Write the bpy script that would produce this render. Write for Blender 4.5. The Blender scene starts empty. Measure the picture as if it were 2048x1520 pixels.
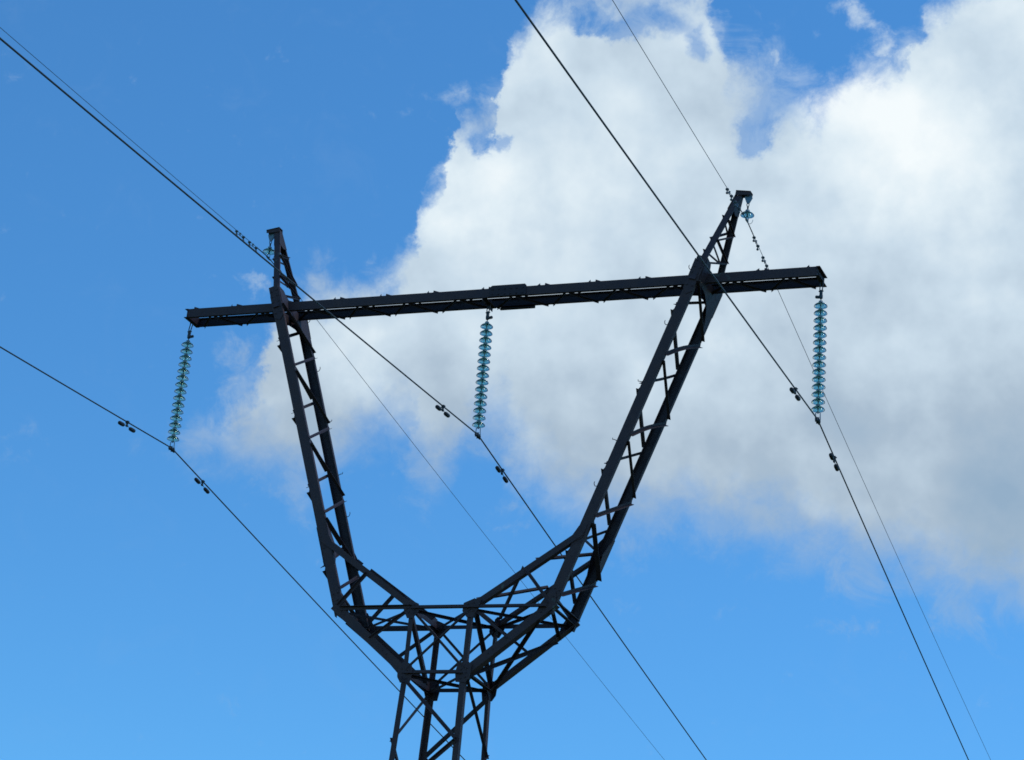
import bpy, math, random
from mathutils import Vector, Matrix

# ------------------------------------------------------------------ camera
S = bpy.context.scene
COL = S.collection
Z0 = 13.4                                   # height of the tower's waist above the ground
CAM_LOC = Vector((18.86, -41.327, -11.798 + Z0))
yaw, pitch, roll = 0.415, 0.377, 0.108
fwd = Vector((-math.sin(yaw) * math.cos(pitch), math.cos(yaw) * math.cos(pitch), math.sin(pitch)))
rt0 = Vector((math.cos(yaw), math.sin(yaw), 0))
up0 = rt0.cross(fwd)
rt = rt0 * math.cos(roll) + up0 * math.sin(roll)
up = up0 * math.cos(roll) - rt0 * math.sin(roll)
cd = bpy.data.cameras.new("camera")
cam = bpy.data.objects.new("camera", cd)
COL.objects.link(cam)
M = Matrix((rt, up, -fwd)).transposed().to_4x4()
M.translation = CAM_LOC
cam.matrix_world = M
cd.sensor_width = 36.0
cd.lens = 36.0 * 4962.5 / 2048.0
cd.clip_start = 0.1
cd.clip_end = 20000
S.camera = cam

# ------------------------------------------------------------------ light
SUN_EL = math.radians(58)
_f = Vector((-0.40319, 0.91512, 0.0))
_r = Vector((0.91512, 0.40319, 0.0))
SA = math.radians(76)                       # sun behind the tower, to the right; thin cloud veils it
sun_h = _f * math.cos(SA) + _r * math.sin(SA)
sun_dir = Vector((sun_h.x * math.cos(SUN_EL), sun_h.y * math.cos(SUN_EL), math.sin(SUN_EL)))
ld = bpy.data.lights.new("sun", 'SUN')
ld.energy = 0.6
ld.angle = math.radians(10)
ld.color = (1.0, 0.96, 0.9)
sun = bpy.data.objects.new("sun", ld)
COL.objects.link(sun)
sun.rotation_euler = sun_dir.to_track_quat('Z', 'Y').to_euler()
sun.location = (0, 0, 60)

S.view_settings.view_transform = 'Standard'
S.view_settings.look = 'None'
S.view_settings.exposure = 0.0
S.view_settings.gamma = 1.0
S.render.engine = 'CYCLES'
S.cycles.filter_width = 1.65
S.cycles.max_bounces = 10
S.cycles.transmission_bounces = 8
S.cycles.glossy_bounces = 3
S.cycles.diffuse_bounces = 3
S.cycles.caustics_reflective = False
S.cycles.caustics_refractive = True

# ------------------------------------------------------------------ world: sky and the bank of cumulus
SKY_STRENGTH = 0.15
# the bank stands over this bearing (north-north-west) at this height above the horizon
CB, CE = math.radians(-23.777), math.radians(21.6)
c_dir = Vector((math.sin(CB) * math.cos(CE), math.cos(CB) * math.cos(CE), math.sin(CE)))
c_right = Vector((math.cos(CB), -math.sin(CB), 0.0))
c_up = c_right.cross(c_dir)
SKY_TINT = (0.43, 0.865, 1.05)              # the camera's saturated daylight blue
W = bpy.data.worlds.new("World")
S.world = W
W.use_nodes = True
nt = W.node_tree
nt.nodes.clear()
NN = nt.nodes.new
LK = nt.links.new


def put(sock, val):
    if isinstance(val, bpy.types.NodeSocket):
        LK(val, sock)
    else:
        sock.default_value = val


def mth(op, a, b=0.0, c=0.0, clamp=False):
    n = NN('ShaderNodeMath'); n.operation = op; n.use_clamp = clamp
    put(n.inputs[0], a); put(n.inputs[1], b); put(n.inputs[2], c)
    return n.outputs[0]


def vec(op, a, b=(0, 0, 0), c=(0, 0, 0)):
    n = NN('ShaderNodeVectorMath'); n.operation = op
    put(n.inputs[0], a); put(n.inputs[1], b)
    if op == 'MULTIPLY_ADD':
        put(n.inputs[2], c)
    return n.outputs['Value'] if op in ('DOT_PRODUCT', 'LENGTH') else n.outputs[0]


def smooth(x, lo, hi, a=0.0, b=1.0):
    n = NN('ShaderNodeMapRange'); n.interpolation_type = 'SMOOTHSTEP'
    put(n.inputs['Value'], x)
    n.inputs['From Min'].default_value = lo; n.inputs['From Max'].default_value = hi
    n.inputs['To Min'].default_value = a; n.inputs['To Max'].default_value = b
    return n.outputs['Result']


def noise(v, scale, detail, rough=0.5, dist=0.0):
    n = NN('ShaderNodeTexNoise')
    put(n.inputs['Vector'], v)
    n.inputs['Scale'].default_value = scale
    n.inputs['Detail'].default_value = detail
    n.inputs['Roughness'].default_value = rough
    n.inputs['Distortion'].default_value = dist
    return n


U0, U1, V0, V1 = -0.30, 0.32, -0.30, 0.30


def fcurve(x, pts):
    """height of an outline of the cloud bank (tangent of the angle) as a function of bearing"""
    n = NN('ShaderNodeFloatCurve')
    m = n.mapping
    m.use_clip = True
    c = m.curves[0]
    P = [((a - U0) / (U1 - U0), (b - V0) / (V1 - V0)) for a, b in pts]
    P.sort()
    Q = [(0.0, P[0][1])] + P + [(1.0, P[-1][1])]
    while len(c.points) > 2:
        c.points.remove(c.points[1])
    c.points[0].location = Q[0]
    c.points[1].location = Q[-1]
    for q in Q[1:-1]:
        c.points.new(*q)
    for q in c.points:
        q.handle_type = 'VECTOR'
    m.update()
    put(n.inputs['Value'], mth('MULTIPLY_ADD', x, 1 / (U1 - U0), -U0 / (U1 - U0)))
    return mth('MULTIPLY_ADD', n.outputs[0], V1 - V0, V0)


TOP = [(-0.135, -0.052), (-0.124, -0.0365), (-0.1190, -0.0330), (-0.1126, -0.0250), (-0.106, -0.0150), (-0.101, -0.0020), (-0.0980, 0.0120),
       (-0.0945, 0.0255), (-0.0892, 0.0298), (-0.0836, 0.0345), (-0.0715, 0.0352), (-0.0616, 0.0369), (-0.0521, 0.043),
       (-0.045, 0.0519), (-0.0433, 0.0642), (-0.0378, 0.077), (-0.0345, 0.0834), (-0.034, 0.0998), (-0.0294, 0.1067),
       (-0.0234, 0.1071), (-0.0158, 0.1128), (-0.0150, 0.122), (-0.0142, 0.1343), (-0.013, 0.1405), (-0.0073, 0.1520),
       (0.0008, 0.1569), (0.0185, 0.1640), (0.0381, 0.1723), (0.0630, 0.1729), (0.0682, 0.1523), (0.0715, 0.1394),
       (0.0829, 0.1385), (0.0958, 0.1315), (0.104, 0.1255), (0.1083, 0.1275), (0.113, 0.1278), (0.1272, 0.1375),
       (0.1444, 0.147), (0.1490, 0.1563), (0.1500, 0.1648), (0.1569, 0.1711), (0.1697, 0.1847), (0.2058, 0.2068),
       (0.2558, 0.2123)]
BOT = [(-0.135, -0.034), (-0.124, -0.0430), (-0.1178, -0.0460), (-0.1078, -0.0450), (-0.0886, -0.0498), (-0.08, -0.0543), (-0.0721, -0.0528),
       (-0.0655, -0.0462), (-0.0587, -0.0396), (-0.0484, -0.0324), (-0.0394, -0.0306), (-0.0358, -0.0434),
       (-0.0276, -0.0496), (-0.0174, -0.0414), (-0.0146, -0.0332), (-0.0113, -0.028), (-0.0002, -0.0276),
       (0.0055, -0.0375), (0.0215, -0.0515), (0.036, -0.058), (0.0541, -0.0600), (0.0749, -0.0565), (0.0966, -0.0575),
       (0.1183, -0.060), (0.1401, -0.0625), (0.1637, -0.0640), (0.1943, -0.074), (0.2146, -0.0740), (0.2458, -0.078)]
# openings of blue inside the bank and loose shreds beside it: (bearing, height, width, height, strength)
HOLES = [(0.028, 0.1453, 0.010, 0.006, 1.0), (0.0166, 0.1473, 0.006, 0.005, 0.7), (0.0576, 0.1431, 0.007, 0.008, 0.8),
         (0.043, 0.153, 0.012, 0.006, 0.6), (-0.0152, 0.0946, 0.0055, 0.006, 0.85), (-0.0235, 0.0915, 0.006, 0.005, 0.5),
         (0.0850, 0.1095, 0.0105, 0.0080, 1.15), (0.093, 0.1225, 0.012, 0.007, 0.12),
         (-0.0480, -0.0300, 0.012, 0.007, 0.5), (-0.005, -0.031, 0.012, 0.008, 0.6), (-0.093, 0.022, 0.006, 0.010, 0.4)]
WISPS = [(0.1229, 0.1577, 0.010, 0.006, 0.95), (0.1375, 0.1520, 0.007, 0.007, 0.85), (0.134, 0.1470, 0.008, 0.004, 0.6),
         (0.0905, 0.1425, 0.0034, 0.009, 0.75), (0.0809, 0.1436, 0.008, 0.0035, 0.55), 
         (-0.1093, 0.0287, 0.007, 0.004, 0.7), (-0.0766, 0.0444, 0.004, 0.006, 0.5), (-0.0683, 0.099, 0.012, 0.005, 0.34),
         (-0.062, 0.043, 0.008, 0.005, 0.5), (-0.033, 0.112, 0.009, 0.009, 0.5), (-0.110, -0.008, 0.014, 0.020, 0.60),
         (0.090, 0.127, 0.016, 0.009, 0.5), (0.074, 0.150, 0.006, 0.012, 0.4), (0.185, -0.079, 0.030, 0.007, 0.55), (0.150, -0.088, 0.020, 0.005, 0.40), (0.002, -0.052, 0.02, 0.008, 0.35)]
SHADE = [(0.155, -0.020, 0.09, 0.045, -0.15), (0.080, -0.012, 0.050, 0.030, 0.13), (-0.062, -0.030, 0.05, 0.03, -0.05),
         (0.148, 0.113, 0.045, 0.030, 0.34), (-0.020, 0.072, 0.022, 0.020, 0.26), (0.080, 0.029, 0.016, 0.012, 0.16),
         (0.210, -0.024, 0.028, 0.030, -0.20), (-0.062, 0.009, 0.018, 0.015, 0.24), (0.078, 0.118, 0.03, 0.018, -0.16),
         (0.20, 0.06, 0.03, 0.05, -0.06), (-0.022, 0.105, 0.012, 0.010, -0.12), (0.05, 0.060, 0.05, 0.02, 0.10),
         (0.110, 0.122, 0.010, 0.010, 0.16), (0.025, 0.017, 0.05, 0.018, 0.13), (-0.008, 0.130, 0.014, 0.016, 0.10)]

tc = NN('ShaderNodeTexCoord')
D = tc.outputs['Generated']
nA = vec('SUBTRACT', noise(D, 14, 2, 0.5).outputs['Color'], (0.5, 0.5, 0.5))
nB = vec('SUBTRACT', noise(D, 55, 6, 0.62).outputs['Color'], (0.5, 0.5, 0.5))
Dw = vec('MULTIPLY_ADD', nA, (0.018,) * 3, D)
Dw = vec('MULTIPLY_ADD', nB, (0.024,) * 3, Dw)


def plane(d):
    w = mth('MAXIMUM', vec('DOT_PRODUCT', d, tuple(c_dir)), 0.15)
    return mth('DIVIDE', vec('DOT_PRODUCT', d, tuple(c_right)), w), mth('DIVIDE', vec('DOT_PRODUCT', d, tuple(c_up)), w)


uu, vv = plane(Dw)
cxyz = NN('ShaderNodeCombineXYZ')
put(cxyz.inputs[0], uu); put(cxyz.inputs[1], vv)
UV = cxyz.outputs[0]


def blobs(lst):
    tot = 0.0
    for (a, b, ra, rb, s) in lst:
        q = vec('MULTIPLY_ADD', UV, (1 / ra, 1 / rb, 0), (-a / ra, -b / rb, 0))
        e = mth('POWER', 0.3679, vec('DOT_PRODUCT', q, q))
        tot = mth('MULTIPLY_ADD', e, s, tot)
    return tot


fine = mth('SUBTRACT', noise(D, 75, 9, 0.66, 0.3).outputs['Fac'], 0.5)
holes = blobs(HOLES)
st = mth('SUBTRACT', fcurve(uu, TOP), vv)
st = mth('MULTIPLY_ADD', fine, 0.030, st)
st = mth('MINIMUM', st, 0.028)
st = mth('MULTIPLY_ADD', holes, -0.032, st)
sb = mth('SUBTRACT', vv, fcurve(uu, BOT))
sb = mth('MULTIPLY_ADD', fine, 0.030, sb)
a_top = smooth(st, -0.007, 0.017)
a_bot = smooth(sb, -0.011, 0.034)
alpha = mth('MULTIPLY', a_top, a_bot)
# stretches where the cloud is thin enough for the blue to show through
thin = mth('MULTIPLY_ADD', fine, 1.6, blobs([(0.089, 0.124, 0.013, 0.013, 1.0), (0.043, 0.153, 0.018, 0.009, 0.75)]))
alpha = mth('MULTIPLY', alpha, smooth(thin, 0.25, 1.15, 1.0, 0.42))
wf = mth('ADD', blobs(WISPS), mth('MULTIPLY', fine, 2.3))
a_w = mth('MULTIPLY', smooth(wf, 0.25, 1.35), 0.72)
alpha = mth('MAXIMUM', alpha, a_w)
# a feathered fringe of thin vapour and a faint veil over the blue
soft = mth('SUBTRACT', noise(D, 38, 7, 0.68, 0.6).outputs['Fac'], 0.5)
fr = mth('MULTIPLY_ADD', soft, 0.075, mth('MINIMUM', mth('SUBTRACT', fcurve(uu, TOP), vv), mth('SUBTRACT', vv, fcurve(uu, BOT))))
fr = mth('MULTIPLY_ADD', holes, -0.02, fr)
alpha = mth('MAXIMUM', alpha, smooth(fr, -0.012, 0.016, 0.0, 0.42))
alpha = mth('MAXIMUM', alpha, smooth(soft, 0.02, 0.28, 0.0, 0.03))
front = smooth(vec('DOT_PRODUCT', D, tuple(c_dir)), 0.80, 0.90)
alpha = mth('MULTIPLY', alpha, front)
alpha = mth('MULTIPLY', alpha, 0.985)

# how the sun reaches into the cloud: bright crowns, greyer towards its base, puffs lit from the sun's side
n1 = noise(D, 16, 5, 0.52).outputs['Fac']
n2 = noise(vec('ADD', D, tuple(sun_dir * 0.012)), 16, 5, 0.52).outputs['Fac']
n3 = mth('SUBTRACT', noise(D, 42, 6, 0.55).outputs['Fac'], 0.5)
lit = smooth(vv, -0.075, 0.105, 0.30, 0.62)
lit = mth('ADD', lit, blobs(SHADE))
lit = mth('MULTIPLY_ADD', mth('SUBTRACT', n1, n2), 0.80, lit)
lit = mth('MULTIPLY_ADD', mth('SUBTRACT', n1, 0.5), 0.42, lit)
lit = mth('MULTIPLY_ADD', n3, 0.15, lit)
ramp = NN('ShaderNodeValToRGB')
cr = ramp.color_ramp
cr.interpolation = 'LINEAR'
cr.elements[0].position = 0.0; cr.elements[0].color = (0.30, 0.43, 0.575, 1)
cr.elements[1].position = 1.0; cr.elements[1].color = (0.92, 0.98, 1.0, 1)
for ps, colr in ((0.3, (0.41, 0.52, 0.635)), (0.6, (0.60, 0.725, 0.83)), (0.8, (0.76, 0.865, 0.93))):
    e = cr.elements.new(ps); e.color = (*colr, 1)
put(ramp.inputs[0], lit)

sky = NN('ShaderNodeTexSky')
sky.sky_type = 'NISHITA'
sky.sun_disc = False
sky.sun_elevation = SUN_EL
sky.sun_rotation = math.atan2(sun_dir.x, sun_dir.y)
sky.altitude = 200
sky.air_density = 1.0
sky.dust_density = 0.0
sky.ozone_density = 6.0
bg1 = NN('ShaderNodeBackground'); put(bg1.inputs[0], vec('MULTIPLY', sky.outputs[0], SKY_TINT)); bg1.inputs[1].default_value = SKY_STRENGTH
bg2 = NN('ShaderNodeBackground'); put(bg2.inputs[0], ramp.outputs[0]); bg2.inputs[1].default_value = 1.0
mx = NN('ShaderNodeMixShader')
put(mx.inputs[0], alpha); LK(bg1.outputs[0], mx.inputs[1]); LK(bg2.outputs[0], mx.inputs[2])
wo = NN('ShaderNodeOutputWorld'); LK(mx.outputs[0], wo.inputs[0])
W.cycles.sampling_method = 'MANUAL'
W.cycles.sample_map_resolution = 512


# ------------------------------------------------------------------ materials
def mat(name):
    m = bpy.data.materials.new(name); m.use_nodes = True
    t = m.node_tree
    return m, t, t.nodes['Principled BSDF']


def steel(name, c0, c1, rough=0.6, lichen=0.0, metallic=0.0, scale=3.0):
    m, t, b = mat(name)
    co = t.nodes.new('ShaderNodeTexCoord')

    def nz(sc, det, ro=0.6):
        n = t.nodes.new('ShaderNodeTexNoise')
        t.links.new(co.outputs['Object'], n.inputs['Vector'])
        n.inputs['Scale'].default_value = sc; n.inputs['Detail'].default_value = det
        n.inputs['Roughness'].default_value = ro
        return n.outputs['Fac']

    def rmp(x, lo, hi):
        r = t.nodes.new('ShaderNodeMapRange'); t.links.new(x, r.inputs['Value'])
        r.inputs['From Min'].default_value = lo; r.inputs['From Max'].default_value = hi
        return r.outputs['Result']

    def mix(f, a, c):
        x = t.nodes.new('ShaderNodeMix'); x.data_type = 'RGBA'
        t.links.new(f, x.inputs[0])
        for s_, v_ in ((x.inputs[6], a), (x.inputs[7], c)):
            if isinstance(v_, bpy.types.NodeSocket):
                t.links.new(v_, s_)
            else:
                s_.default_value = (*v_, 1)
        return x.outputs[2]
    colr = mix(rmp(nz(scale, 8), 0.35, 0.68), c0, c1)
    colr = mix(rmp(nz(scale * 9, 4), 0.56, 0.75), colr, tuple(x * 0.55 for x in c0))
    if lichen > 0:
        colr = mix(rmp(nz(1.4, 7, 0.7), 0.66 - lichen, 0.72), colr, (0.25, 0.24, 0.17))
    t.links.new(colr, b.inputs['Base Color'])
    b.inputs['Metallic'].default_value = metallic
    b.inputs['Specular IOR Level'].default_value = 0.35
    r = t.nodes.new('ShaderNodeMapRange'); t.links.new(nz(scale * 4, 5), r.inputs['Value'])
    r.inputs['To Min'].default_value = rough - 0.15; r.inputs['To Max'].default_value = rough + 0.2
    t.links.new(r.outputs[0], b.inputs['Roughness'])
    bp = t.nodes.new('ShaderNodeBump'); bp.inputs['Strength'].default_value = 0.25
    bp.inputs['Distance'].default_value = 0.004
    t.links.new(nz(scale * 14, 5), bp.inputs['Height']); t.links.new(bp.outputs[0], b.inputs['Normal'])
    return m


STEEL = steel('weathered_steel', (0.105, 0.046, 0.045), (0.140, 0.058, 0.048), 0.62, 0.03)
STEEL_SHADED = steel('shaded_steel', (0.068, 0.033, 0.035), (0.092, 0.042, 0.038), 0.62, 0.0)  # same steel; shade on rear, inner and lacing members put into its colour
GALV = steel('galvanised_metal', (0.34, 0.36, 0.38), (0.24, 0.25, 0.27), 0.5, 0.0, 0.3, 20)
CAPM = steel('grey_cap_metal', (0.48, 0.46, 0.43), (0.34, 0.33, 0.31), 0.5, 0.0, 0.1, 30)
FIT = steel('dull_fitting_iron', (0.075, 0.075, 0.082), (0.11, 0.10, 0.10), 0.6, 0.0, 0.2, 25)
WIRE = steel('aged_aluminium_wire', (0.075, 0.062, 0.062), (0.105, 0.085, 0.080), 0.55, 0.0, 0.2, 8)
GWIRE = steel('grey_steel_wire', (0.085, 0.092, 0.10), (0.12, 0.125, 0.13), 0.55, 0.0, 0.2, 8)
ZINC = steel('dull_zinc', (0.17, 0.17, 0.17), (0.11, 0.11, 0.11), 0.55, 0.0, 0.1, 25)
DAMP = steel('painted_damper_iron', (0.050, 0.036, 0.038), (0.070, 0.045, 0.042), 0.6, 0.0, 0.0, 20)

GLASS, _t, _b = mat('teal_toughened_glass')
_b.inputs['Base Color'].default_value = (0.83, 0.935, 0.80, 1)
_b.inputs['Roughness'].default_value = 0.04
_b.inputs['IOR'].default_value = 1.42
_b.inputs['Transmission Weight'].default_value = 1.0
_n = _t.nodes.new('ShaderNodeTexNoise'); _n.inputs['Scale'].default_value = 40
_mr = _t.nodes.new('ShaderNodeMapRange'); _t.links.new(_n.outputs[0], _mr.inputs[0])
_mr.inputs['To Min'].default_value = 0.02; _mr.inputs['To Max'].default_value = 0.12
_t.links.new(_mr.outputs[0], _b.inputs['Roughness'])

GRASS, _t, _b = mat('meadow')
_n = _t.nodes.new('ShaderNodeTexNoise'); _n.inputs['Scale'].default_value = 0.35; _n.inputs['Detail'].default_value = 10
_c = _t.nodes.new('ShaderNodeTexCoord'); _t.links.new(_c.outputs['Object'], _n.inputs['Vector'])
_r = _t.nodes.new('ShaderNodeValToRGB')
_r.color_ramp.elements[0].position = 0.35; _r.color_ramp.elements[0].color = (0.040, 0.065, 0.018, 1)
_r.color_ramp.elements[1].position = 0.70; _r.color_ramp.elements[1].color = (0.105, 0.120, 0.040, 1)
_t.links.new(_n.outputs[0], _r.inputs[0]); _t.links.new(_r.outputs[0], _b.inputs['Base Color'])
_b.inputs['Roughness'].default_value = 0.95


# ------------------------------------------------------------------ mesh helpers
class MB:
    def __init__(self):
        self.v = []; self.f = []; self.sm = []

    def add(self, vs, fs, smooth=False):
        o = len(self.v)
        self.v += [tuple(x) for x in vs]
        self.f += [tuple(i + o for i in q) for q in fs]
        self.sm += [smooth] * len(fs)

    def sweep(self, prof, path, a, b, smooth=False):
        """2-D profile (a,b axes) carried along a list of points"""
        n = len(prof); vs = []; fs = []
        for p in path:
            vs += [Vector(p) + a * x + b * y for x, y in prof]
        for k in range(len(path) - 1):
            for i in range(n):
                j = (i + 1) % n
                fs.append((k * n + i, k * n + j, (k + 1) * n + j, (k + 1) * n + i))
        fs.append(tuple(range(n))[::-1]); fs.append(tuple((len(path) - 1) * n + i for i in range(n)))
        self.add(vs, fs, smooth)

    def box(self, c, x, y, z, hx, hy, hz):
        c = Vector(c)
        self.sweep([(-hx, -hy), (hx, -hy), (hx, hy), (-hx, hy)], [c - z * hz, c + z * hz], x, y)

    def tube(self, path, r, n=8, smooth=True):
        P = [Vector(p) for p in path]
        R_ = r if isinstance(r, (list, tuple)) else [r] * len(P)
        vs = []; fs = []
        ref = None
        for k, p in enumerate(P):
            d = (P[min(k + 1, len(P) - 1)] - P[max(k - 1, 0)]).normalized()
            if ref is None:
                ref = Vector((0, 0, 1)) if abs(d.z) < 0.9 else Vector((1, 0, 0))
            a = (ref - d * ref.dot(d)).normalized(); ref = a
            b = d.cross(a)
            vs += [p + (a * math.cos(2 * math.pi * i / n) + b * math.sin(2 * math.pi * i / n)) * R_[k] for i in range(n)]
        for k in range(len(P) - 1):
            for i in range(n):
                j = (i + 1) % n
                fs.append((k * n + i, k * n + j, (k + 1) * n + j, (k + 1) * n + i))
        fs.append(tuple(range(n))[::-1]); fs.append(tuple((len(P) - 1) * n + i for i in range(n)))
        self.add(vs, fs, smooth)

    def lathe(self, prof, c=(0, 0, 0), n=28, closed=True, axis=None):
        """(r, z) profile turned about the z axis (or any axis given)"""
        c = Vector(c)
        w = (axis or Vector((0, 0, 1))).normalized()
        a = w.orthogonal().normalized(); b = w.cross(a)
        m = len(prof); vs = []; fs = []
        for i in range(n):
            t = 2 * math.pi * i / n
            d = a * math.cos(t) + b * math.sin(t)
            vs += [c + d * r + w * z for r, z in prof]
        for i in range(n):
            j = (i + 1) % n
            for k in range(m if closed else m - 1):
                l = (k + 1) % m
                fs.append((i * m + k, j * m + k, j * m + l, i * m + l))
        self.add(vs, fs, True)

    def plate(self, pts, nrm, th):
        nrm = nrm.normalized(); n = len(pts)
        P = [Vector(p) for p in pts]
        vs = [p - nrm * th / 2 for p in P] + [p + nrm * th / 2 for p in P]
        fs = [tuple(range(n))[::-1], tuple(range(n, 2 * n))]
        fs += [(i, (i + 1) % n, (i + 1) % n + n, i + n) for i in range(n)]
        self.add(vs, fs)

    def bolt(self, p, nrm, r=0.016, h=0.016):
        nrm = nrm.normalized(); a = nrm.orthogonal().normalized(); b = nrm.cross(a)
        self.sweep([(r * math.cos(i * math.pi / 3), r * math.sin(i * math.pi / 3)) for i in range(6)],
                   [Vector(p), Vector(p) + nrm * h], a, b)

    def build(self, name, m, parent=None, loc=None):
        me = bpy.data.meshes.new(name)
        me.from_pydata([tuple(x) for x in self.v], [], self.f)
        me.materials.append(m)
        for p, s in zip(me.polygons, self.sm):
            p.use_smooth = s
        import bmesh
        bm = bmesh.new(); bm.from_mesh(me)
        bmesh.ops.recalc_face_normals(bm, faces=bm.faces)
        bm.to_mesh(me); bm.free()
        if any(self.sm):
            me.set_sharp_from_angle(angle=math.radians(40))
        me.update()
        o = bpy.data.objects.new(name, me)
        COL.objects.link(o)
        if parent is not None:
            o.parent = parent
        if loc is not None:
            o.location = loc
        return o


def thing(name, label, cat, loc=(0, 0, 0), group=None):
    o = bpy.data.objects.new(name, None)
    o.empty_display_size = 0.2
    COL.objects.link(o)
    o.location = loc
    o['label'] = label; o['category'] = cat
    if group:
        o['group'] = group
    return o


def tag(o, label, cat, group=None):
    o['label'] = label; o['category'] = cat
    if group:
        o['group'] = group
    return o


X, Y, Zv = Vector((1, 0, 0)), Vector((0, 1, 0)), Vector((0, 0, 1))


def perp(v, d):
    return (v - d * v.dot(d)).normalized()


def angle_bar(mb, p0, p1, a, b, s=0.06, t=0.008, bow=None):
    """L section: heel on the line p0-p1, one leg towards a, the other towards b"""
    p0, p1 = Vector(p0), Vector(p1)
    d = (p1 - p0).normalized(); a = perp(a, d); b = perp(b, d)
    path = [p0, p1]
    if bow is not None:
        path = [p0 + (p1 - p0) * k / 6 + bow * math.sin(math.pi * k / 6) for k in range(7)]
    mb.sweep([(0, 0), (s, 0), (s, t), (t, t), (t, s), (0, s)], path, a, b)


def channel_bar(mb, p0, p1, a, b, h=0.2, f=0.076, t=0.009):
    """U section: web along a, centred on the line, flanges towards b"""
    p0, p1 = Vector(p0), Vector(p1)
    d = (p1 - p0).normalized(); a = perp(a, d); b = perp(b, d)
    mb.sweep([(-h / 2, 0), (h / 2, 0), (h / 2, f), (h / 2 - t, f), (h / 2 - t, t), (-h / 2 + t, t), (-h / 2 + t, f), (-h / 2, f)],
             [p0, p1], a, b)


def brace(name, p0, p1, nrm, parent, s=0.063, off=0.006, m=None, bow=None, ext=0.0, flip=1, t=0.008):
    """an angle lying flat on the face whose outward normal is nrm, its other leg standing out"""
    p0, p1 = Vector(p0), Vector(p1)
    nrm = nrm.normalized()
    d = (p1 - p0).normalized()
    p0 = p0 - d * ext; p1 = p1 + d * ext
    w = nrm.cross(d).normalized() * flip
    nn = perp(nrm, d)
    mb = MB()
    angle_bar(mb, p0 + nn * off - w * s * 0.5, p1 + nn * off - w * s * 0.5, w, nn, s, t, bow)
    return mb.build(name, m or STEEL, parent)


# ------------------------------------------------------------------ ground
gm = MB()
N = 40
random.seed(3)
ext = 6000.0
vs = []; fs = []
for i in range(N + 1):
    for j in range(N + 1):
        vs.append(((i / N - 0.5) * 2 * ext, (j / N - 0.5) * 2 * ext, 0.0))
for i in range(N):
    for j in range(N):
        a = i * (N + 1) + j
        fs.append((a, a + N + 1, a + N + 2, a + 1))
gm.add(vs, fs)
g = gm.build('ground', GRASS)
g['kind'] = 'structure'

# ------------------------------------------------------------------ the tower
w_, tx, ty, zt = 0.594, 0.600, 0.612, 1.256
ex, ey, gx, gy, zg = 2.164, 0.604, 4.496, 0.639, 7.875
L, cy, px, pz, py = 6.764, 0.267, 5.042, 9.742, 0.055
kleg = 0.027
T = thing('transmission_tower', 'dark steel lattice tower with two spreading arms carrying a long crossarm', 'transmission tower')


def P3(x, y, z):
    return Vector((x, y, z + Z0))


def Wn(s, u): return P3(s * w_, u * w_, 0)
def Tn(s, u): return P3(s * tx, u * ty, zt)
def En(s, u): return P3(s * ex, u * ey, zt)
def Gn(s, u): return P3(s * gx, u * gy, zg)
def Pn(s, u): return P3(s * px, u * py, pz)
def An(s, u, t): return En(s, u).lerp(Gn(s, u), t)
def Kn(s, u, t): return Gn(s, u).lerp(Pn(s, u), t)
def Ln(s, u, z): return P3(s * (w_ - kleg * z), u * (w_ - kleg * z), z)


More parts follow.
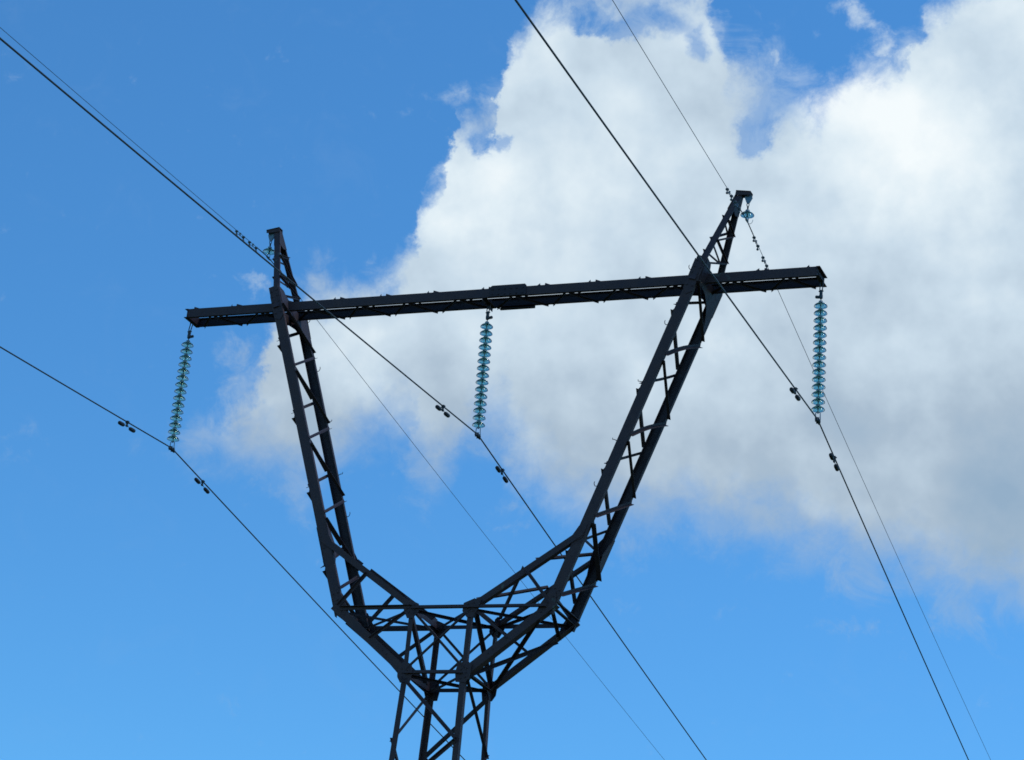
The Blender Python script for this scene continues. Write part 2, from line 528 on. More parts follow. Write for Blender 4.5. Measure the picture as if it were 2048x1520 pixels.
SU = [(-1, -1), (-1, 1), (1, -1), (1, 1)]
for s, u in SU:
    # legs of the shaft, down to the ground
    mb = MB(); h = 0.045
    o_ = Vector((s * h, u * h, 0))
    angle_bar(mb, Ln(s, u, 0.1) + o_, Ln(s, u, -Z0 + 0.02) + o_, -s * X, -u * Y, 0.11, 0.011)
    foot = Ln(s, u, -Z0); mb.box(foot + Zv * 0.02, X, Y, Zv, 0.16, 0.16, 0.02)
    mb.build('leg', STEEL, T)
    # posts between waist and crown
    mb = MB()
    angle_bar(mb, Wn(s, u) + o_ - Zv * 0.05, Tn(s, u) + o_ + Zv * 0.05, -s * X, -u * Y, 0.09, 0.009)
    mb.build('crown_post', STEEL, T)
    # lower chords from the waist out to the elbows
    d = (En(s, u) - Wn(s, u)).normalized(); n_up = perp(Zv, d)
    mb = MB()
    q = -n_up * 0.09 + Vector((0, u * 0.03, 0))
    angle_bar(mb, Wn(s, u) + q - d * 0.05, En(s, u) + q + d * 0.12, n_up, -u * Y, 0.165, 0.012)
    for k in (0.28, 0.34, 0.9, 0.95):
        mb.bolt(Wn(s, u).lerp(En(s, u), k) + Vector((0, u * 0.03, 0)), u * Y, 0.014, 0.012)
    mb.build('crown_chord', STEEL, T)
    # struts from the crown up to the arms
    Fp = An(s, u, 0.212)
    d = (Fp - Tn(s, u)).normalized(); n_up = perp(Zv, d)
    mb = MB()
    q = -n_up * 0.06 + Vector((0, u * 0.022, 0))
    angle_bar(mb, Tn(s, u) + q - d * 0.08, Fp + q + d * 0.02, n_up, -u * Y, 0.12, 0.01)
    mb.build('arm_strut', STEEL, T)
    # arm chords: channels with the web outward along the line
    d = (Gn(s, u) - En(s, u)).normalized()
    a = perp(X, d)
    mb = MB()
    channel_bar(mb, En(s, u) - d * 0.12, An(s, u, 1.045), a, -u * Y, 0.205, 0.08, 0.01)
    for k in range(3):
        for e_ in (-0.05, 0.05):
            mb.bolt(An(s, u, 0.19 + 0.018 * k) + a * e_, u * Y)
            mb.bolt(An(s, u, 0.008 + 0.02 * k) + a * e_, u * Y)
            mb.bolt(An(s, u, 0.975 + 0.022 * k) + a * e_, u * Y)
    mb.build('arm_chord', STEEL if u < 0 else STEEL_SHADED, T)
    # peak chords
    d = (Pn(s, u) - Gn(s, u)).normalized(); a = perp(X, d)
    mb = MB()
    q = Vector((0, -u * 0.012, 0))
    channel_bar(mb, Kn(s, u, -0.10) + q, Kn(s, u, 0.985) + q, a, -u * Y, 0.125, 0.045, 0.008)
    mb.build('peak_chord', STEEL if u < 0 else STEEL_SHADED, T)


def rot180(p):
    return Vector((-p.x, -p.y, p.z))


def arm_side(s):
    d = (Gn(s, 1) - En(s, 1)).normalized()
    return Vector((s * d.z, 0, -abs(d.x)))           # outward normal of the arm


# lacing of both arms (the left arm is the right one turned half round)
def lace(s, seq, side, size=0.063, bows=()):
    """seq: (F/B, t) for the right arm; the left arm swaps front and back"""
    n = arm_side(s) * side
    for i in range(len(seq) - 1):
        (c0, t0), (c1, t1) = seq[i], seq[i + 1]
        u0 = (-1 if c0 == 'F' else 1) * (1 if s > 0 else -1)
        u1 = (-1 if c1 == 'F' else 1) * (1 if s > 0 else -1)
        p0 = An(s, u0, t0 - 0.011) + n * 0.1025 - Vector((0, u0 * 0.03, 0))
        p1 = An(s, u1, t1 + 0.011) + n * 0.1025 - Vector((0, u1 * 0.03, 0))
        bw = None
        if i in bows:
            bw = Vector((0, 0, 0.045)) if i % 2 else Vector((0, 0.04, 0.0))
        thick = side > 0 and t0 == 0.26
        brace('arm_lacing', p0, p1, n, T, 0.105 if thick else size, 0.002, m=STEEL_SHADED, bow=bw, ext=0.035, flip=1 if (i % 2 == 0) else -1)


OUT = [('F', 0.985), ('B', 0.862), ('F', 0.742), ('B', 0.62), ('F', 0.50), ('B', 0.38), ('F', 0.26), ('B', 0.135), ('F', 0.03)]
INN = [('B', 0.99), ('F', 0.885), ('B', 0.762), ('F', 0.645), ('B', 0.522), ('F', 0.405), ('B', 0.285), ('F', 0.165), ('B', 0.05)]
for s in (-1, 1):
    lace(s, OUT, 1, 0.063, (1, 3))
    lace(s, INN, -1, 0.056, (2,))
    # plates at the arm's lower panel, where the strut comes in
    n = arm_side(s)
    d_ = (Gn(s, 1) - En(s, 1)).normalized()
    for side in (-1, 1):
        c = An(s, s, 0.205)
        pts = [c + d_ * a - Y * s * b + n * side * 0.107 for a, b in ((0.36, 0.02), (0.20, 0.15), (-0.02, 0.24), (-0.20, 0.20), (-0.46, 0.06), (-0.50, -0.01), (0.36, -0.01))]
        mb = MB(); mb.plate(pts, n, 0.01)
        mb.build('gusset_plate', STEEL_SHADED, T)
    # gusset plates that tie the arm to the crossarm
    n = arm_side(s)
    for side in (-1, 1):
        uu_ = (1 if side < 0 else -1) * (1 if s < 0 else -1)     # the chord this plate tapers down to
        prof = [(-0.60, 1.045), (-0.38, 1.04), (-0.20, 1.005), (0.25, 1.0), (0.60, 1.03), (0.61, 0.86), (0.52, 0.872),
                (0.42, 0.905), (0.30, 0.930), (0.12, 0.952), (-0.10, 0.966), (-0.40, 0.972), (-0.60, 0.965)]
        pts = []
        for yy, t in prof:
            c = An(s, 1, t); c.y = yy * uu_
            pts.append(c + n * side * 0.108)
        mb = MB(); mb.plate(pts, n, 0.01)
        mb.build('gusset_plate', STEEL_SHADED, T)
    # doubler plates on the chord where it crosses the crossarm
    for u in (-1, 1):
        d = (Gn(s, u) - En(s, u)).normalized(); a = perp(X, d)
        mb = MB()
        p = An(s, u, 1.0) + Vector((0, u * 0.007, 0))
        mb.plate([p + a * -0.118 * (1 if s > 0 else -1) + d * 0.24, p + a * 0.105 * (1 if s > 0 else -1) + d * 0.10, p + a * 0.105 * (1 if s > 0 else -1) - d * 0.42, p - d * 0.50, p - a * 0.105 * (1 if s > 0 else -1) - d * 0.40], Y, 0.012)
        for k in range(5):
            for e_ in (-0.06, 0.06):
                mb.bolt(p + a * e_ + d * (-0.32 + 0.13 * k) + Vector((0, u * 0.006, 0)), u * Y)
        mb.build('splice_plate', STEEL, T)
    # step bolts on one chord of each arm
    ub = -s
    for t, kind in ((1.0, 0), (0.83, 0), (0.655, 1), (0.48, 1), (0.345, 0)):
        c = An(s, ub, t) - n * 0.10
        mb = MB()
        o = -n
        if kind == 0:
            path = [c, c + o * 0.035 - Zv * 0.012, c + o * 0.055 + Zv * 0.01, c + o * 0.062 + Zv * 0.045, c + o * 0.052 + Zv * 0.075]
        else:
            path = [c, c + o * 0.05 + Zv * 0.008, c + o * 0.085 - Zv * 0.004, c + o * 0.09 + Zv * 0.03]
        mb.tube(path, 0.0075, 6)
        mb.build('step_bolt', STEEL_SHADED, T)

# crossarm: two channels laced top and bottom
for u in (-1, 1):
    mb = MB()
    channel_bar(mb, P3(-L, u * cy, zg), P3(L, u * cy, zg), Zv, -u * Y, 0.186, 0.064, 0.009)
    mb.build('crossarm_channel', STEEL if u < 0 else STEEL_SHADED, T)
XS = [-6.66, -5.66, -4.46, -3.28, -2.25, -1.2, 0.0, 1.2, 2.26, 3.29, 4.46, 5.68, 6.66]
for top in (1, -1):
    n = Zv * top
    z = zg + top * 0.094
    for i in range(len(XS) - 1):
        xa, xb = XS[i], XS[i + 1]; xm = (xa + xb) / 2
        uo = -1 if top > 0 else 1
        for x0, sg in ((xa + 0.045, 1), (xb - 0.045, -1)):
            brace('crossarm_lacing', P3(x0, uo * (cy - 0.015), z), P3(xm - sg * 0.05, -uo * (cy - 0.03), z), n, T, 0.038, 0.002,
                  m=STEEL_SHADED, ext=0.006, flip=sg, t=0.006)
for s in (-1, 1):
    for top in (1, -1):
        mb = MB()
        z = zg + top * 0.097
        angle_bar(mb, P3(s * (L - 0.02), -cy - 0.01, z), P3(s * (L - 0.02), cy + 0.01, z), s * X, -top * Zv, 0.075, 0.009)
        mb.build('end_bar', STEEL_SHADED, T)
    mb = MB()
    mb.box(P3(s * (L - 0.03), 0, zg), X, Y, Zv, 0.005, cy - 0.012, 0.088)
    mb.build('end_plate', STEEL_SHADED, T)
mb = MB()
angle_bar(mb, P3(-0.06, -cy, zg - 0.094), P3(-0.06, cy, zg - 0.094), X, -Zv, 0.08, 0.008)
mb.build('hanger_bar', STEEL_SHADED, T)
# splice in the crossarm, right of its middle
mb = MB()
mb.plate([P3(0.085, -cy - 0.009, zg - 0.09), P3(0.865, -cy - 0.009, zg - 0.09), P3(0.865, -cy - 0.009, zg + 0.11), P3(0.83, -cy - 0.009, zg + 0.145),
          P3(0.13, -cy - 0.009, zg + 0.145), P3(0.085, -cy - 0.009, zg + 0.11)], Y, 0.012)
mb.box(P3(0.48, -cy + 0.035, zg + 0.139), X, Y, Zv, 0.35, 0.038, 0.006)
for i in range(6):
    for e_ in (-0.05, 0.06):
        mb.bolt(P3(0.15 + 0.128 * i, -cy - 0.016, zg + e_), -Y)
mb.build('crossarm_splice', STEEL_SHADED, T)
mb = MB()
mb.plate([P3(0.12, cy + 0.009, zg - 0.145), P3(0.86, cy + 0.009, zg - 0.145), P3(0.86, cy + 0.009, zg + 0.09), P3(0.12, cy + 0.009, zg + 0.09)], Y, 0.012)
mb.box(P3(0.49, cy - 0.035, zg - 0.139), X, Y, Zv, 0.37, 0.038, 0.006)
mb.build('crossarm_splice', STEEL_SHADED, T)

# peaks
for s in (-1, 1):
    d = (Pn(s, 1) - Gn(s, 1)).normalized()
    n = Vector((s * d.z, 0, -abs(d.x)))
    q = 1 if s > 0 else -1
    for side, seq in ((1, [(-1, 0.115), (1, 0.335), (-1, 0.40), (1, 0.60), (-1, 0.66)]),
                      (-1, [(1, 0.05), (-1, 0.255), (1, 0.32), (-1, 0.41), (1, 0.62), (-1, 0.70)])):
        for i in range(len(seq) - 1):
            (u0, t0), (u1, t1) = seq[i], seq[i + 1]
            u0 *= q; u1 *= q
            brace('peak_lacing', Kn(s, u0, t0) + n * side * 0.064 - Y * u0 * 0.02, Kn(s, u1, t1) + n * side * 0.064 - Y * u1 * 0.02,
                  n * side, T, 0.04, 0.002, ext=0.015, flip=1 if i % 2 else -1, t=0.006)
    for side in (-1, 1):
        mb = MB()
        pts = []
        for u, t in ((-1, 1.0), (-1, 0.80), (0, 0.77), (1, 0.80), (1, 1.0)):
            c = Kn(s, u if u else 1, t)
            if not u: c.y = 0
            pts.append(c + n * side * 0.066)
        mb.plate(pts, n, 0.008)
        mb.build('gusset_plate', STEEL_SHADED, T)
    # bracket at the tip, reaching outward and drooping a little
    mb = MB()
    pi = P3(s * 4.985, 0, pz + 0.075); po = P3(s * 5.285, 0, pz + 0.03)
    dd = (po - pi).normalized(); nz = perp(Zv, dd)
    mb.sweep([(-0.085, 0), (0.085, 0), (0.085, -0.012), (0.05, -0.012), (-0.05, -0.012), (-0.085, -0.012)], [pi, po], Y, nz)
    for u in (-1, 1):
        a0 = pi + Y * u * 0.07; a1 = po + Y * u * 0.07
        mb.plate([a0 - nz * 0.012, a1 - nz * 0.012, a1 - nz * 0.07, a1 - dd * 0.10 - nz * 0.085, a0 - nz * 0.10], Y, 0.009)
    mb.box(po - dd * 0.05 - nz * 0.055, dd, Y, nz, 0.006, 0.07, 0.045)
    mb.build('peak_bracket', STEEL, T)

# the crown: bracing between waist, crown ring and elbows
cb = lambda p0, p1, n, s_=0.07, o=0.03, m=None, e=0.0, f=1: brace('crown_brace', p0, p1, n, T, s_, o, m, ext=e, flip=f)


def chordW(s, u, t): return Wn(s, u).lerp(En(s, u), t)
def strut(s, u, t): return Tn(s, u).lerp(An(s, u, 0.212), t)


for u in (-1, 1):
    n = Y * u
    mm = STEEL if u < 0 else STEEL_SHADED
    cb(Tn(-1, u) - X * 0.0, Tn(1, u), n, 0.075, 0.035, mm)
    for s in (-1, 1):
        cb(Tn(s, u), En(s, u) - X * s * 0.05, n, 0.085 if u > 0 else 0.07, 0.035, mm)
        cb(Tn(s, u), chordW(s, u, 0.52), n, 0.055, 0.02, mm)
        cb(strut(s, u, 0.50), En(s, u) + Zv * 0.06, n, 0.06, 0.02, mm)
    cb(Wn(-1, u), Wn(1, u), n, 0.075, 0.035, mm)
    cb(Wn(-1, u) + Zv * 0.06, Tn(1, u) - Zv * 0.04, n, 0.052, 0.024, mm)
    cb(Wn(1, u) + Zv * 0.06, Tn(-1, u) - Zv * 0.04, n, 0.052, 0.040, mm)
for s in (-1, 1):
    n = X * s
    cb(Tn(s, -1), Tn(s, 1), n, 0.09, 0.02, STEEL_SHADED)
    cb(Wn(s, -1), Wn(s, 1), n, 0.09, 0.02, STEEL_SHADED)
    cb(Wn(s, 1), Tn(s, -1), n, 0.075, 0.03, STEEL_SHADED)
    cb(En(s, -1), En(s, 1), n, 0.075, 0.02, STEEL_SHADED)
    cb(En(s, -1) + Zv * 0.10 + X * s * 0.03, En(s, 1) + Zv * 0.10 + X * s * 0.03, n, 0.063, 0.06, STEEL_SHADED)
    cb(An(s, -1, 0.212), An(s, 1, 0.212), -n, 0.06, 0.08, STEEL_SHADED)
    # lower face of the elbow
    nd = Vector((s * 0.62, 0, -0.78))
    cb(Wn(s, 1), chordW(s, -1, 0.84), nd, 0.063, 0.05, STEEL_SHADED)
    cb(Wn(s, -1), chordW(s, 1, 0.80), nd, 0.063, 0.06, STEEL_SHADED)
    cb(chordW(s, 1, 0.82), En(s, -1), nd, 0.06, 0.05, STEEL_SHADED)
    # upper face of the strut
    ns = Vector((-s * 0.6, 0, 0.78))
    cb(Tn(s, -1).lerp(An(s, -1, 0.212), 0.06), strut(s, 1, 0.5), ns, 0.05, 0.05, STEEL_SHADED)
    cb(strut(s, 1, 0.06), strut(s, -1, 0.50), ns, 0.05, 0.06, STEEL_SHADED)
    cb(strut(s, -1, 0.60), strut(s, 1, 0.96), ns, 0.05, 0.05, STEEL_SHADED)
# ring diagonals seen from below
for z_, A in ((zt, Tn), (0.0, Wn)):
    cb(A(-1, -1), A(1, 1), -Zv, 0.056, 0.02, STEEL_SHADED)
    cb(A(1, -1), A(-1, 1), -Zv, 0.056, 0.032, STEEL_SHADED)
for s in (-1, 1):
    cb(Tn(s, -1), En(s, 1), -Zv, 0.05, 0.02, STEEL_SHADED)
    cb(Tn(s, 1), En(s, -1), -Zv, 0.05, 0.032, STEEL_SHADED)

# gusset plates of the crown
for s, u in SU:
    n = Y * u
    mm = STEEL if u < 0 else STEEL_SHADED
    for base, prof in ((Wn(s, u), [(0.16, 0.15), (0.14, -0.10), (0.07, -0.21), (-0.13, -0.20), (-0.16, -0.02), (-0.13, 0.14), (0.0, 0.20)]),
                       (Tn(s, u), [(0.21, 0.13), (0.05, 0.14), (-0.14, 0.06), (-0.15, -0.10), (-0.05, -0.22), (0.07, -0.22), (0.15, -0.08)])):
        pts = [base + X * s * a + Zv * b + n * 0.058 for a, b in prof]
        mb = MB(); mb.plate(pts, n, 0.01)
        for a, b in ((0.06, 0.06), (0.05, -0.02), (0.05, -0.10), (-0.05, 0.04), (-0.06, -0.05), (-0.04, -0.13)):
            mb.bolt(base + X * s * a + Zv * b + n * 0.063, n)
        mb.build('gusset_plate', mm, T)
    # plates on the side faces
    nx = X * s
    for base in (Wn(s, u), Tn(s, u)):
        pts = [base + Y * u * a + Zv * b + nx * 0.056 for a, b in ((0.04, 0.16), (0.045, -0.2), (-0.06, -0.2), (-0.20, -0.06), (-0.20, 0.07), (-0.08, 0.16))]
        mb = MB(); mb.plate(pts, nx, 0.01)
        mb.build('gusset_plate', STEEL_SHADED, T)
    # elbow plate
    e = En(s, u)
    pts = [e + X * s * a + Zv * b + n * 0.010 for a, b in ((0.10, 0.28), (0.12, 0.02), (0.00, -0.10), (-0.22, -0.20), (-0.24, -0.08), (-0.20, 0.02), (-0.02, 0.30))]
    mb = MB(); mb.plate(pts, n, 0.01)
    for a, b in ((0.05, 0.18), (0.03, 0.06), (-0.02, 0.0), (0.0, 0.12)):
        mb.bolt(e + X * s * a + Zv * b + n * 0.015, n)
    mb.build('gusset_plate', mm, T)
    # plate where the strut meets the arm
    f_ = An(s, u, 0.212)
    pts = [f_ + X * s * a + Zv * b + n * 0.008 for a, b in ((0.10, 0.16), (0.02, -0.10), (-0.16, -0.18), (-0.20, -0.08), (-0.06, 0.14))]
    mb = MB(); mb.plate(pts, n, 0.008)
    mb.build('gusset_plate', mm, T)

# shaft lacing down to the ground: one diagonal per face and panel
step = 1.17
for k in range(10):
    za, zb = -0.12 - step * k, -0.12 - step * (k + 1)
    sz = 0.066
    odd = k % 2
    lb = lambda p0, p1, n, m=None, o=0.05: brace('leg_lacing', p0, p1, n, T, sz, o, m, ext=0.02)
    a, b = ((-1, 1) if not odd else (1, -1))
    lb(Ln(a, -1, za), Ln(b, -1, zb), -Y)
    lb(Ln(-a, 1, za), Ln(-b, 1, zb), Y, STEEL_SHADED)
    lb(Ln(-1, -a, za), Ln(-1, -b, zb), -X)
    lb(Ln(1, a, za), Ln(1, b, zb), X, STEEL_SHADED)
c = Ln(-1, 1, -1.55) + Vector((-0.04, 0.04, 0))
mb = MB(); mb.tube([c, c - X * 0.17 - Zv * 0.03, c - X * 0.19 + Zv * 0.03], 0.009, 6); mb.build('step_bolt', STEEL_SHADED, T)

# ------------------------------------------------------------------ insulators
DISC = [(0.026, 0.046), (0.050, 0.041), (0.076, 0.030), (0.100, 0.013), (0.119, -0.007), (0.1275, -0.022), (0.1265, -0.030), (0.1205, -0.029),
        (0.112, -0.015), (0.101, -0.010), (0.0985, -0.033), (0.0935, -0.034), (0.089, -0.005), (0.079, 0.001), (0.0765, -0.029), (0.0715, -0.030),
        (0.067, 0.006), (0.054, 0.010), (0.0515, -0.016), (0.0465, -0.017), (0.039, 0.004), (0.026, 0.006)]
CAP = [(0.0, 0.088), (0.022, 0.088), (0.031, 0.080), (0.037, 0.062), (0.045, 0.048), (0.049, 0.034), (0.047, 0.0425), (0.024, 0.047), (0.022, 0.0)]
DM = None


def disc_parts(parent, z, tilt=None):
    global DM
    if DM is None:
        m1 = MB(); m1.lathe(DISC, n=40)
        d = m1.build('glass_disc', GLASS, parent)
        m2 = MB()
        m2.lathe([(0.0001, 0.090), (0.020, 0.090), (0.036, 0.083), (0.042, 0.064), (0.049, 0.050), (0.051, 0.040), (0.046, 0.0435), (0.0245, 0.048), (0.0245, 0.012), (0.0001, 0.010)], n=20)
        m2.lathe([(0.0001, 0.006), (0.0235, 0.006), (0.016, -0.012), (0.010, -0.024), (0.009, -0.062), (0.0001, -0.062)], n=14)
        c_ = m2.build('cap', CAPM, d)
        DM = (d.data, c_.data)
    else:
        d = bpy.data.objects.new('glass_disc', DM[0]); COL.objects.link(d); d.parent = parent
        c_ = bpy.data.objects.new('cap', DM[1]); COL.objects.link(c_); c_.parent = d
    d.location = (0, 0, z)
    return d


def insulator_string(x0, xc, label, stub):
    top = P3(x0, 0, zg - 0.115)
    bot = P3(xc, 0, 4.962)
    r = thing('insulator_string', label, 'insulator', top, 'long glass insulator strings under the crossarm')
    v = top - bot
    r.rotation_euler = (0, math.atan2(v.x, v.z), 0)
    ln = v.length
    # shackle and socket fitting
    mb = MB()
    for sx in (-0.028, 0.028):
        mb.tube([(sx, 0.03, 0.10), (sx, 0.03, -0.02), (sx * 0.9, 0.0, -0.14), (sx * 0.8, 0.0, -0.20)], 0.011, 8)
    mb.tube([(-0.045, 0.0, -0.19), (0.045, 0.0, -0.19)], 0.014, 8)
    mb.tube([(-0.05, 0.03, 0.06), (0.05, 0.03, 0.06)], 0.012, 8)
    mb.build('shackle', FIT, r)
    mb = MB()
    mb.box((0, 0, -0.22), X, Y, Zv, 0.026, 0.02, 0.05)
    mb.lathe([(0.0001, -0.25), (0.030, -0.255), (0.036, -0.28), (0.034, -0.335), (0.022, -0.348), (0.0001, -0.35)], n=16)
    mb.tube([(0, 0, -0.308), (stub * 0.05, 0, -0.308), (stub * 0.098, 0, -0.300), (stub * 0.108, 0, -0.299)], [0.026, 0.030, 0.030, 0.020], 14)
    mb.tube([(0, 0, -0.34), (0, 0, -0.40)], 0.010, 8)
    mb.build('link', FIT, r)
    zt_ = -(zg - 0.115 - 7.283)
    sp = 0.1502
    for k in range(15):
        disc_parts(r, zt_ - sp * k)
    # suspension clamp with its yoke
    mb = MB()
    zc = -ln
    yv = Vector((math.sin(math.radians(-3.4)), math.cos(math.radians(-3.4)), 0))
    xv = Vector((yv.y, -yv.x, 0))
    body = []
    for k in range(9):
        q = (k - 4) / 4.0
        body.append((yv * (q * 0.13) + Zv * (zc - 0.012 - 0.035 * abs(q) ** 1.6)))
    mb.tube(body, [0.014, 0.024, 0.031, 0.036, 0.036, 0.036, 0.031, 0.024, 0.014], 12)
    for q in (-0.05, 0.05):
        mb.lathe([(0.0001, -0.022), (0.042, -0.022), (0.045, 0.0), (0.042, 0.022), (0.0001, 0.022)], yv * q + Zv * (zc - 0.018), 14, True, yv)
        for e in (-1, 1):
            mb.tube([yv * q + xv * e * 0.034 + Zv * (zc - 0.06), yv * q + xv * e * 0.034 + Zv * (zc + 0.03)], 0.007, 6)
    mb.build('clamp', FIT, r)
    mb = MB()
    zl = zt_ - sp * 14 - 0.06
    for e in (-1, 1):
        mb.tube([xv * e * 0.012 + Zv * zl, xv * e * 0.042 + Zv * (zl - 0.03), xv * e * 0.047 + Zv * (zc + 0.02), xv * e * 0.045 + Zv * (zc - 0.02)], 0.009, 8)
    mb.tube([xv * -0.05 + Zv * (zc - 0.005), xv * 0.05 + Zv * (zc - 0.005)], 0.010, 8)
    mb.lathe([(0.0001, zl + 0.012), (0.020, zl + 0.008), (0.024, zl - 0.012), (0.016, zl - 0.035), (0.0001, zl - 0.04)], n=12)
    mb.build('yoke', GALV, r)
    return r


insulator_string(-6.795, -6.772, 'long string of teal glass discs at the left end of the crossarm', 1)
insulator_string(-0.033, 0.053, 'long string of teal glass discs under the middle of the crossarm', 1)
insulator_string(6.785, 6.873, 'long string of teal glass discs at the right end of the crossarm', -1)


def earth_insulator(s, xd, label):
    z_top = pz - 0.015
    r = thing('shield_wire_insulator', label, 'insulator', P3(xd, 0, z_top), 'single disc insulators at the tower peaks')
    zd = 9.315 - z_top                        # disc height below the bracket
    mb = MB()
    mb.plate([Vector((a, 0.0, b)) for a, b in ((-0.04, 0.05), (0.03, 0.05), (0.05, 0.0), (0.082, -0.07), (0.04, -0.15), (0.02, -0.185), (-0.025, -0.185), (-0.06, -0.10), (-0.075, -0.05))], Y, 0.03)
    mb.build('link_plate', GALV, r)
    mb = MB()
    mb.tube([(0, 0, -0.16), (-0.025, 0, -0.20), (-0.02, 0, -0.235), (0, 0, -0.245), (0.02, 0, -0.235), (0.02, 0, -0.20), (0, 0, -0.16)], 0.009, 8)
    mb.lathe([(0.0001, -0.24), (0.014, -0.243), (0.020, -0.27), (0.014, -0.30), (0.009, -0.31), (0.009, zd + 0.08), (0.0001, zd + 0.08)], n=12)
    mb.build('shackle', FIT, r)
    d = disc_parts(r, zd)
    d.scale = (1.06, 1.06, 1.06)
    zc = (9.163 if s < 0 else 9.1925) - z_top
    mb = MB()
    yv = Vector((math.sin(math.radians(-3.5)), math.cos(math.radians(-3.5)), 0)); xv = Vector((yv.y, -yv.x, 0))
    mb.tube([yv * ((k - 3) / 3 * 0.10) + Zv * (zc - 0.006 - 0.012 * abs(k - 3) / 3) for k in range(7)], [0.010, 0.018, 0.023, 0.026, 0.023, 0.018, 0.010], 10)
    for e in (-1, 1):
        mb.tube([xv * e * 0.01 + Zv * (zd - 0.05), xv * e * 0.028 + Zv * (zd - 0.08), xv * e * 0.028 + Zv * (zc - 0.01)], 0.007, 6)
    mb.lathe([(0.0001, zd - 0.03), (0.018, zd - 0.035), (0.02, zd - 0.06), (0.0001, zd - 0.075)], n=10)
    mb.build('clamp', GALV, r)
    mb = MB()
    xo = s if s > 0 else 1
    mb.tube([(0.0, 0.02, zc + 0.01)] + [(0.055 + 0.055 * math.cos(a), 0.03, zd - 0.115 + 0.085 * math.sin(a)) for a in [math.pi * (1.15 + 0.085 * k) for k in range(11)]], 0.005, 6)
    mb.build('arcing_horn', GALV, r)
    return r


earth_insulator(-1, -5.185, 'single teal glass disc hanging from the left peak, against blue sky')
earth_insulator(1, 5.225, 'single teal glass disc with wire loop hanging from the right peak, against cloud')

# ------------------------------------------------------------------ wires
AZN, AZF = math.radians(-4.0), math.radians(-3.0)


def wire_fn(Pc, azn, sn, kn, azf, sf, kf):
    def f(s):
        if s < 0:
            return Vector((Pc.x + math.sin(azn) * s, Pc.y + math.cos(azn) * s, Pc.z + sn * s + kn * s * s))
        return Vector((Pc.x + math.sin(azf) * s, Pc.y + math.cos(azf) * s, Pc.z + sf * s + kf * s * s))
    return f


def sag(s0):
    return 0.00033


def wire(name, label, f, r, group, m, n=8):
    ss = []
    s = -150.0
    while s < 290:
        ss.append(s)
        a = abs(s)
        s += 0.035 if a < 0.25 else (0.25 if a < 4 else (1.0 if a < 40 else 5.0))
    mb = MB(); mb.tube([f(q) for q in ss], r, n)
    o = mb.build(name, m)
    return tag(o, label, 'power line' if name == 'conductor_wire' else 'shield wire', group)


CW = {}
for key, x, sn, sf, lab in (('L', -6.772, 0.1091, -0.1016, 'left conductor wire, clamped to the string at the left crossarm end'),
                            ('M', 0.053, 0.1063, -0.1018, 'middle conductor wire, clamped to the string at the crossarm middle'),
                            ('R', 6.873, 0.1052, -0.1033, 'right conductor wire, clamped to the string at the right crossarm end')):
    Pc = P3(x, 0, 4.962)
    CW[key] = wire_fn(Pc, AZN, sn, 0.00025, AZF, sf, 0.00025)
    wire('conductor_wire', lab, CW[key], 0.0140, 'conductor wires of the line', WIRE)
GW = {}
for key, x, z, sn, sf, kn, lab in (('L', -5.1767, 9.160, 0.0922, -0.0816, 0, 'thin shield wire passing over the left peak of the tower'),
                                   ('R', 5.2205, 9.190, 0.0790, -0.0739, 0, 'thin shield wire passing over the right peak of the tower')):
    Pc = P3(x, 0, z)
    base = wire_fn(Pc, math.radians(-3.8), sn, 0.00025, math.radians(-3.3), sf, 0.00025)
    GW[key] = base
    o = wire('shield_wire', lab, base, 0.0056, 'shield wires over the peaks', GWIRE, 6)
    mb = MB()
    for ph in (0, 2.1, 4.2):
        path = []
        for k in range(61):
            q = -0.62 + 1.24 * k / 60
            c = base(q)
            path.append(c + Vector((math.cos(q * 28 + ph), 0, math.sin(q * 28 + ph))) * 0.0075)
        mb.tube(path, 0.0048, 5)
    mb.build('armour_rod', GWIRE, o)


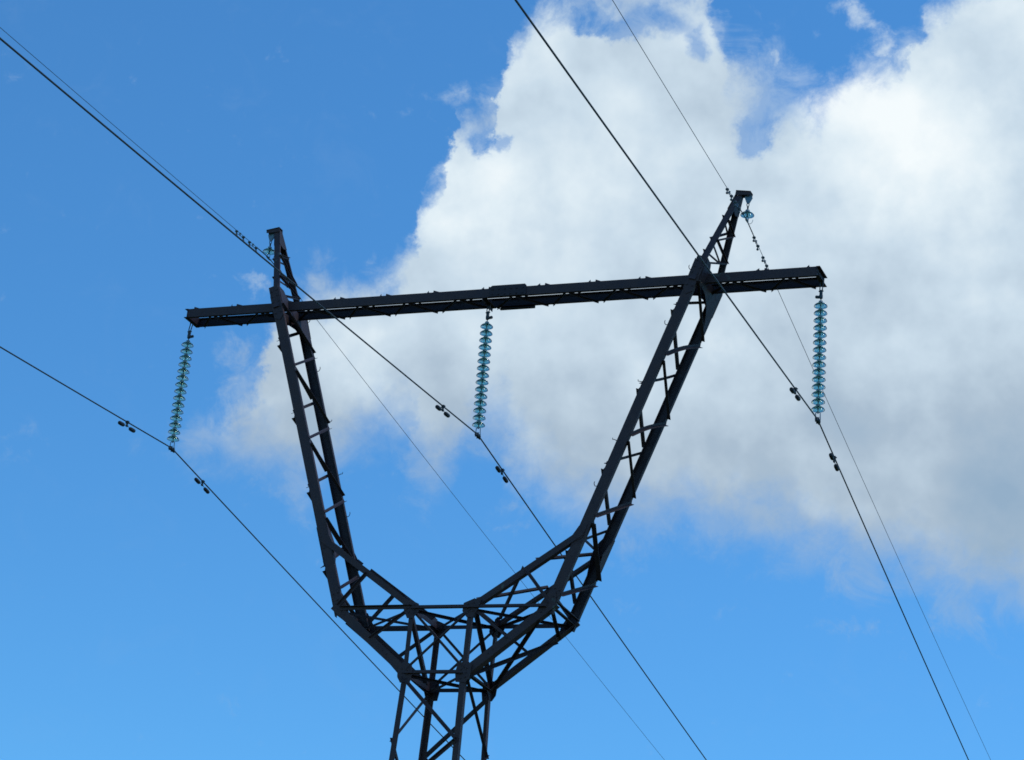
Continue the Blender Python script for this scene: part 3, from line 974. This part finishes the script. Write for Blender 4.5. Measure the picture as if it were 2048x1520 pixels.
# ------------------------------------------------------------------ vibration dampers
def damper(f, s, label, group, size=1.0, m=None, half=0.235, dense=False):
    m = m or DAMP
    c = f(s)
    d = (f(s + 0.05) - f(s - 0.05)).normalized()
    side = d.cross(Zv).normalized(); dn = side.cross(d).normalized()
    if dn.z > 0: dn = -dn
    r = thing('vibration_damper', label, 'damper', c, group)
    mb = MB()
    hh = 0.078 * size
    mb.box(dn * 0.004, d, side, dn, 0.028 * size, 0.026 * size, 0.028 * size)
    mb.box(dn * (hh * 0.55), d, side, dn, 0.018 * size, 0.012 * size, hh * 0.45)
    mb.box(dn * hh, d, side, dn, 0.024 * size, 0.018 * size, 0.018 * size)
    mb.bolt(side * 0.026 * size, side, 0.012 * size, 0.02 * size)
    mb.build('clamp', FIT if not dense else GALV, r)
    mb = MB()
    mb.tube([dn * (hh + 0.02 * (abs(k - 4) / 4) ** 2) + d * ((k - 4) / 4 * half) for k in range(9)], 0.0065, 6)
    mb.build('messenger_cable', FIT, r)
    for e in (-1, 1):
        mb = MB()
        q = dn * (hh + 0.02) + d * e * half
        w_len = 0.108 * size
        if dense:
            mb.lathe([(0.0001, -0.05), (0.020, -0.047), (0.026, -0.034), (0.024, -0.02), (0.012, -0.008), (0.013, 0.012), (0.022, 0.024), (0.034, 0.034), (0.036, 0.05), (0.024, 0.064), (0.0001, 0.068)],
                     q, 14, True, dn * -1.0)
        else:
            mb.lathe([(0.0001, -w_len), (0.024, -w_len + 0.003), (0.036, -w_len + 0.02), (0.040, -w_len + 0.05), (0.040, w_len - 0.045), (0.034, w_len - 0.018), (0.020, w_len), (0.0001, w_len)],
                     q, 16, True, d)
        mb.build('weight', m, r)
    return r


NM = {'L': 'left', 'M': 'middle', 'R': 'right'}
for key in 'LMR':
    damper(CW[key], -2.02, 'dark damper on the %s conductor wire, up-left of its insulator string' % NM[key], 'dampers on the conductor wires')
    damper(CW[key], 1.56, 'dark damper on the %s conductor wire, down-right of its insulator string' % NM[key], 'dampers on the conductor wires')
for key, far2 in (('L', 1.25), ('R', 1.62)):
    for s, wh in ((-1.45, 'the outer one up-left of the peak'), (-0.81, 'the inner one up-left of the peak'), (0.82, 'the inner one down-right of the peak'), (far2, 'the outer one down-right of the peak')):
        damper(GW[key], s, 'small grey damper on the %s shield wire, %s' % (NM[key], wh), 'dampers on the shield wires', 0.55, ZINC, 0.17, True)
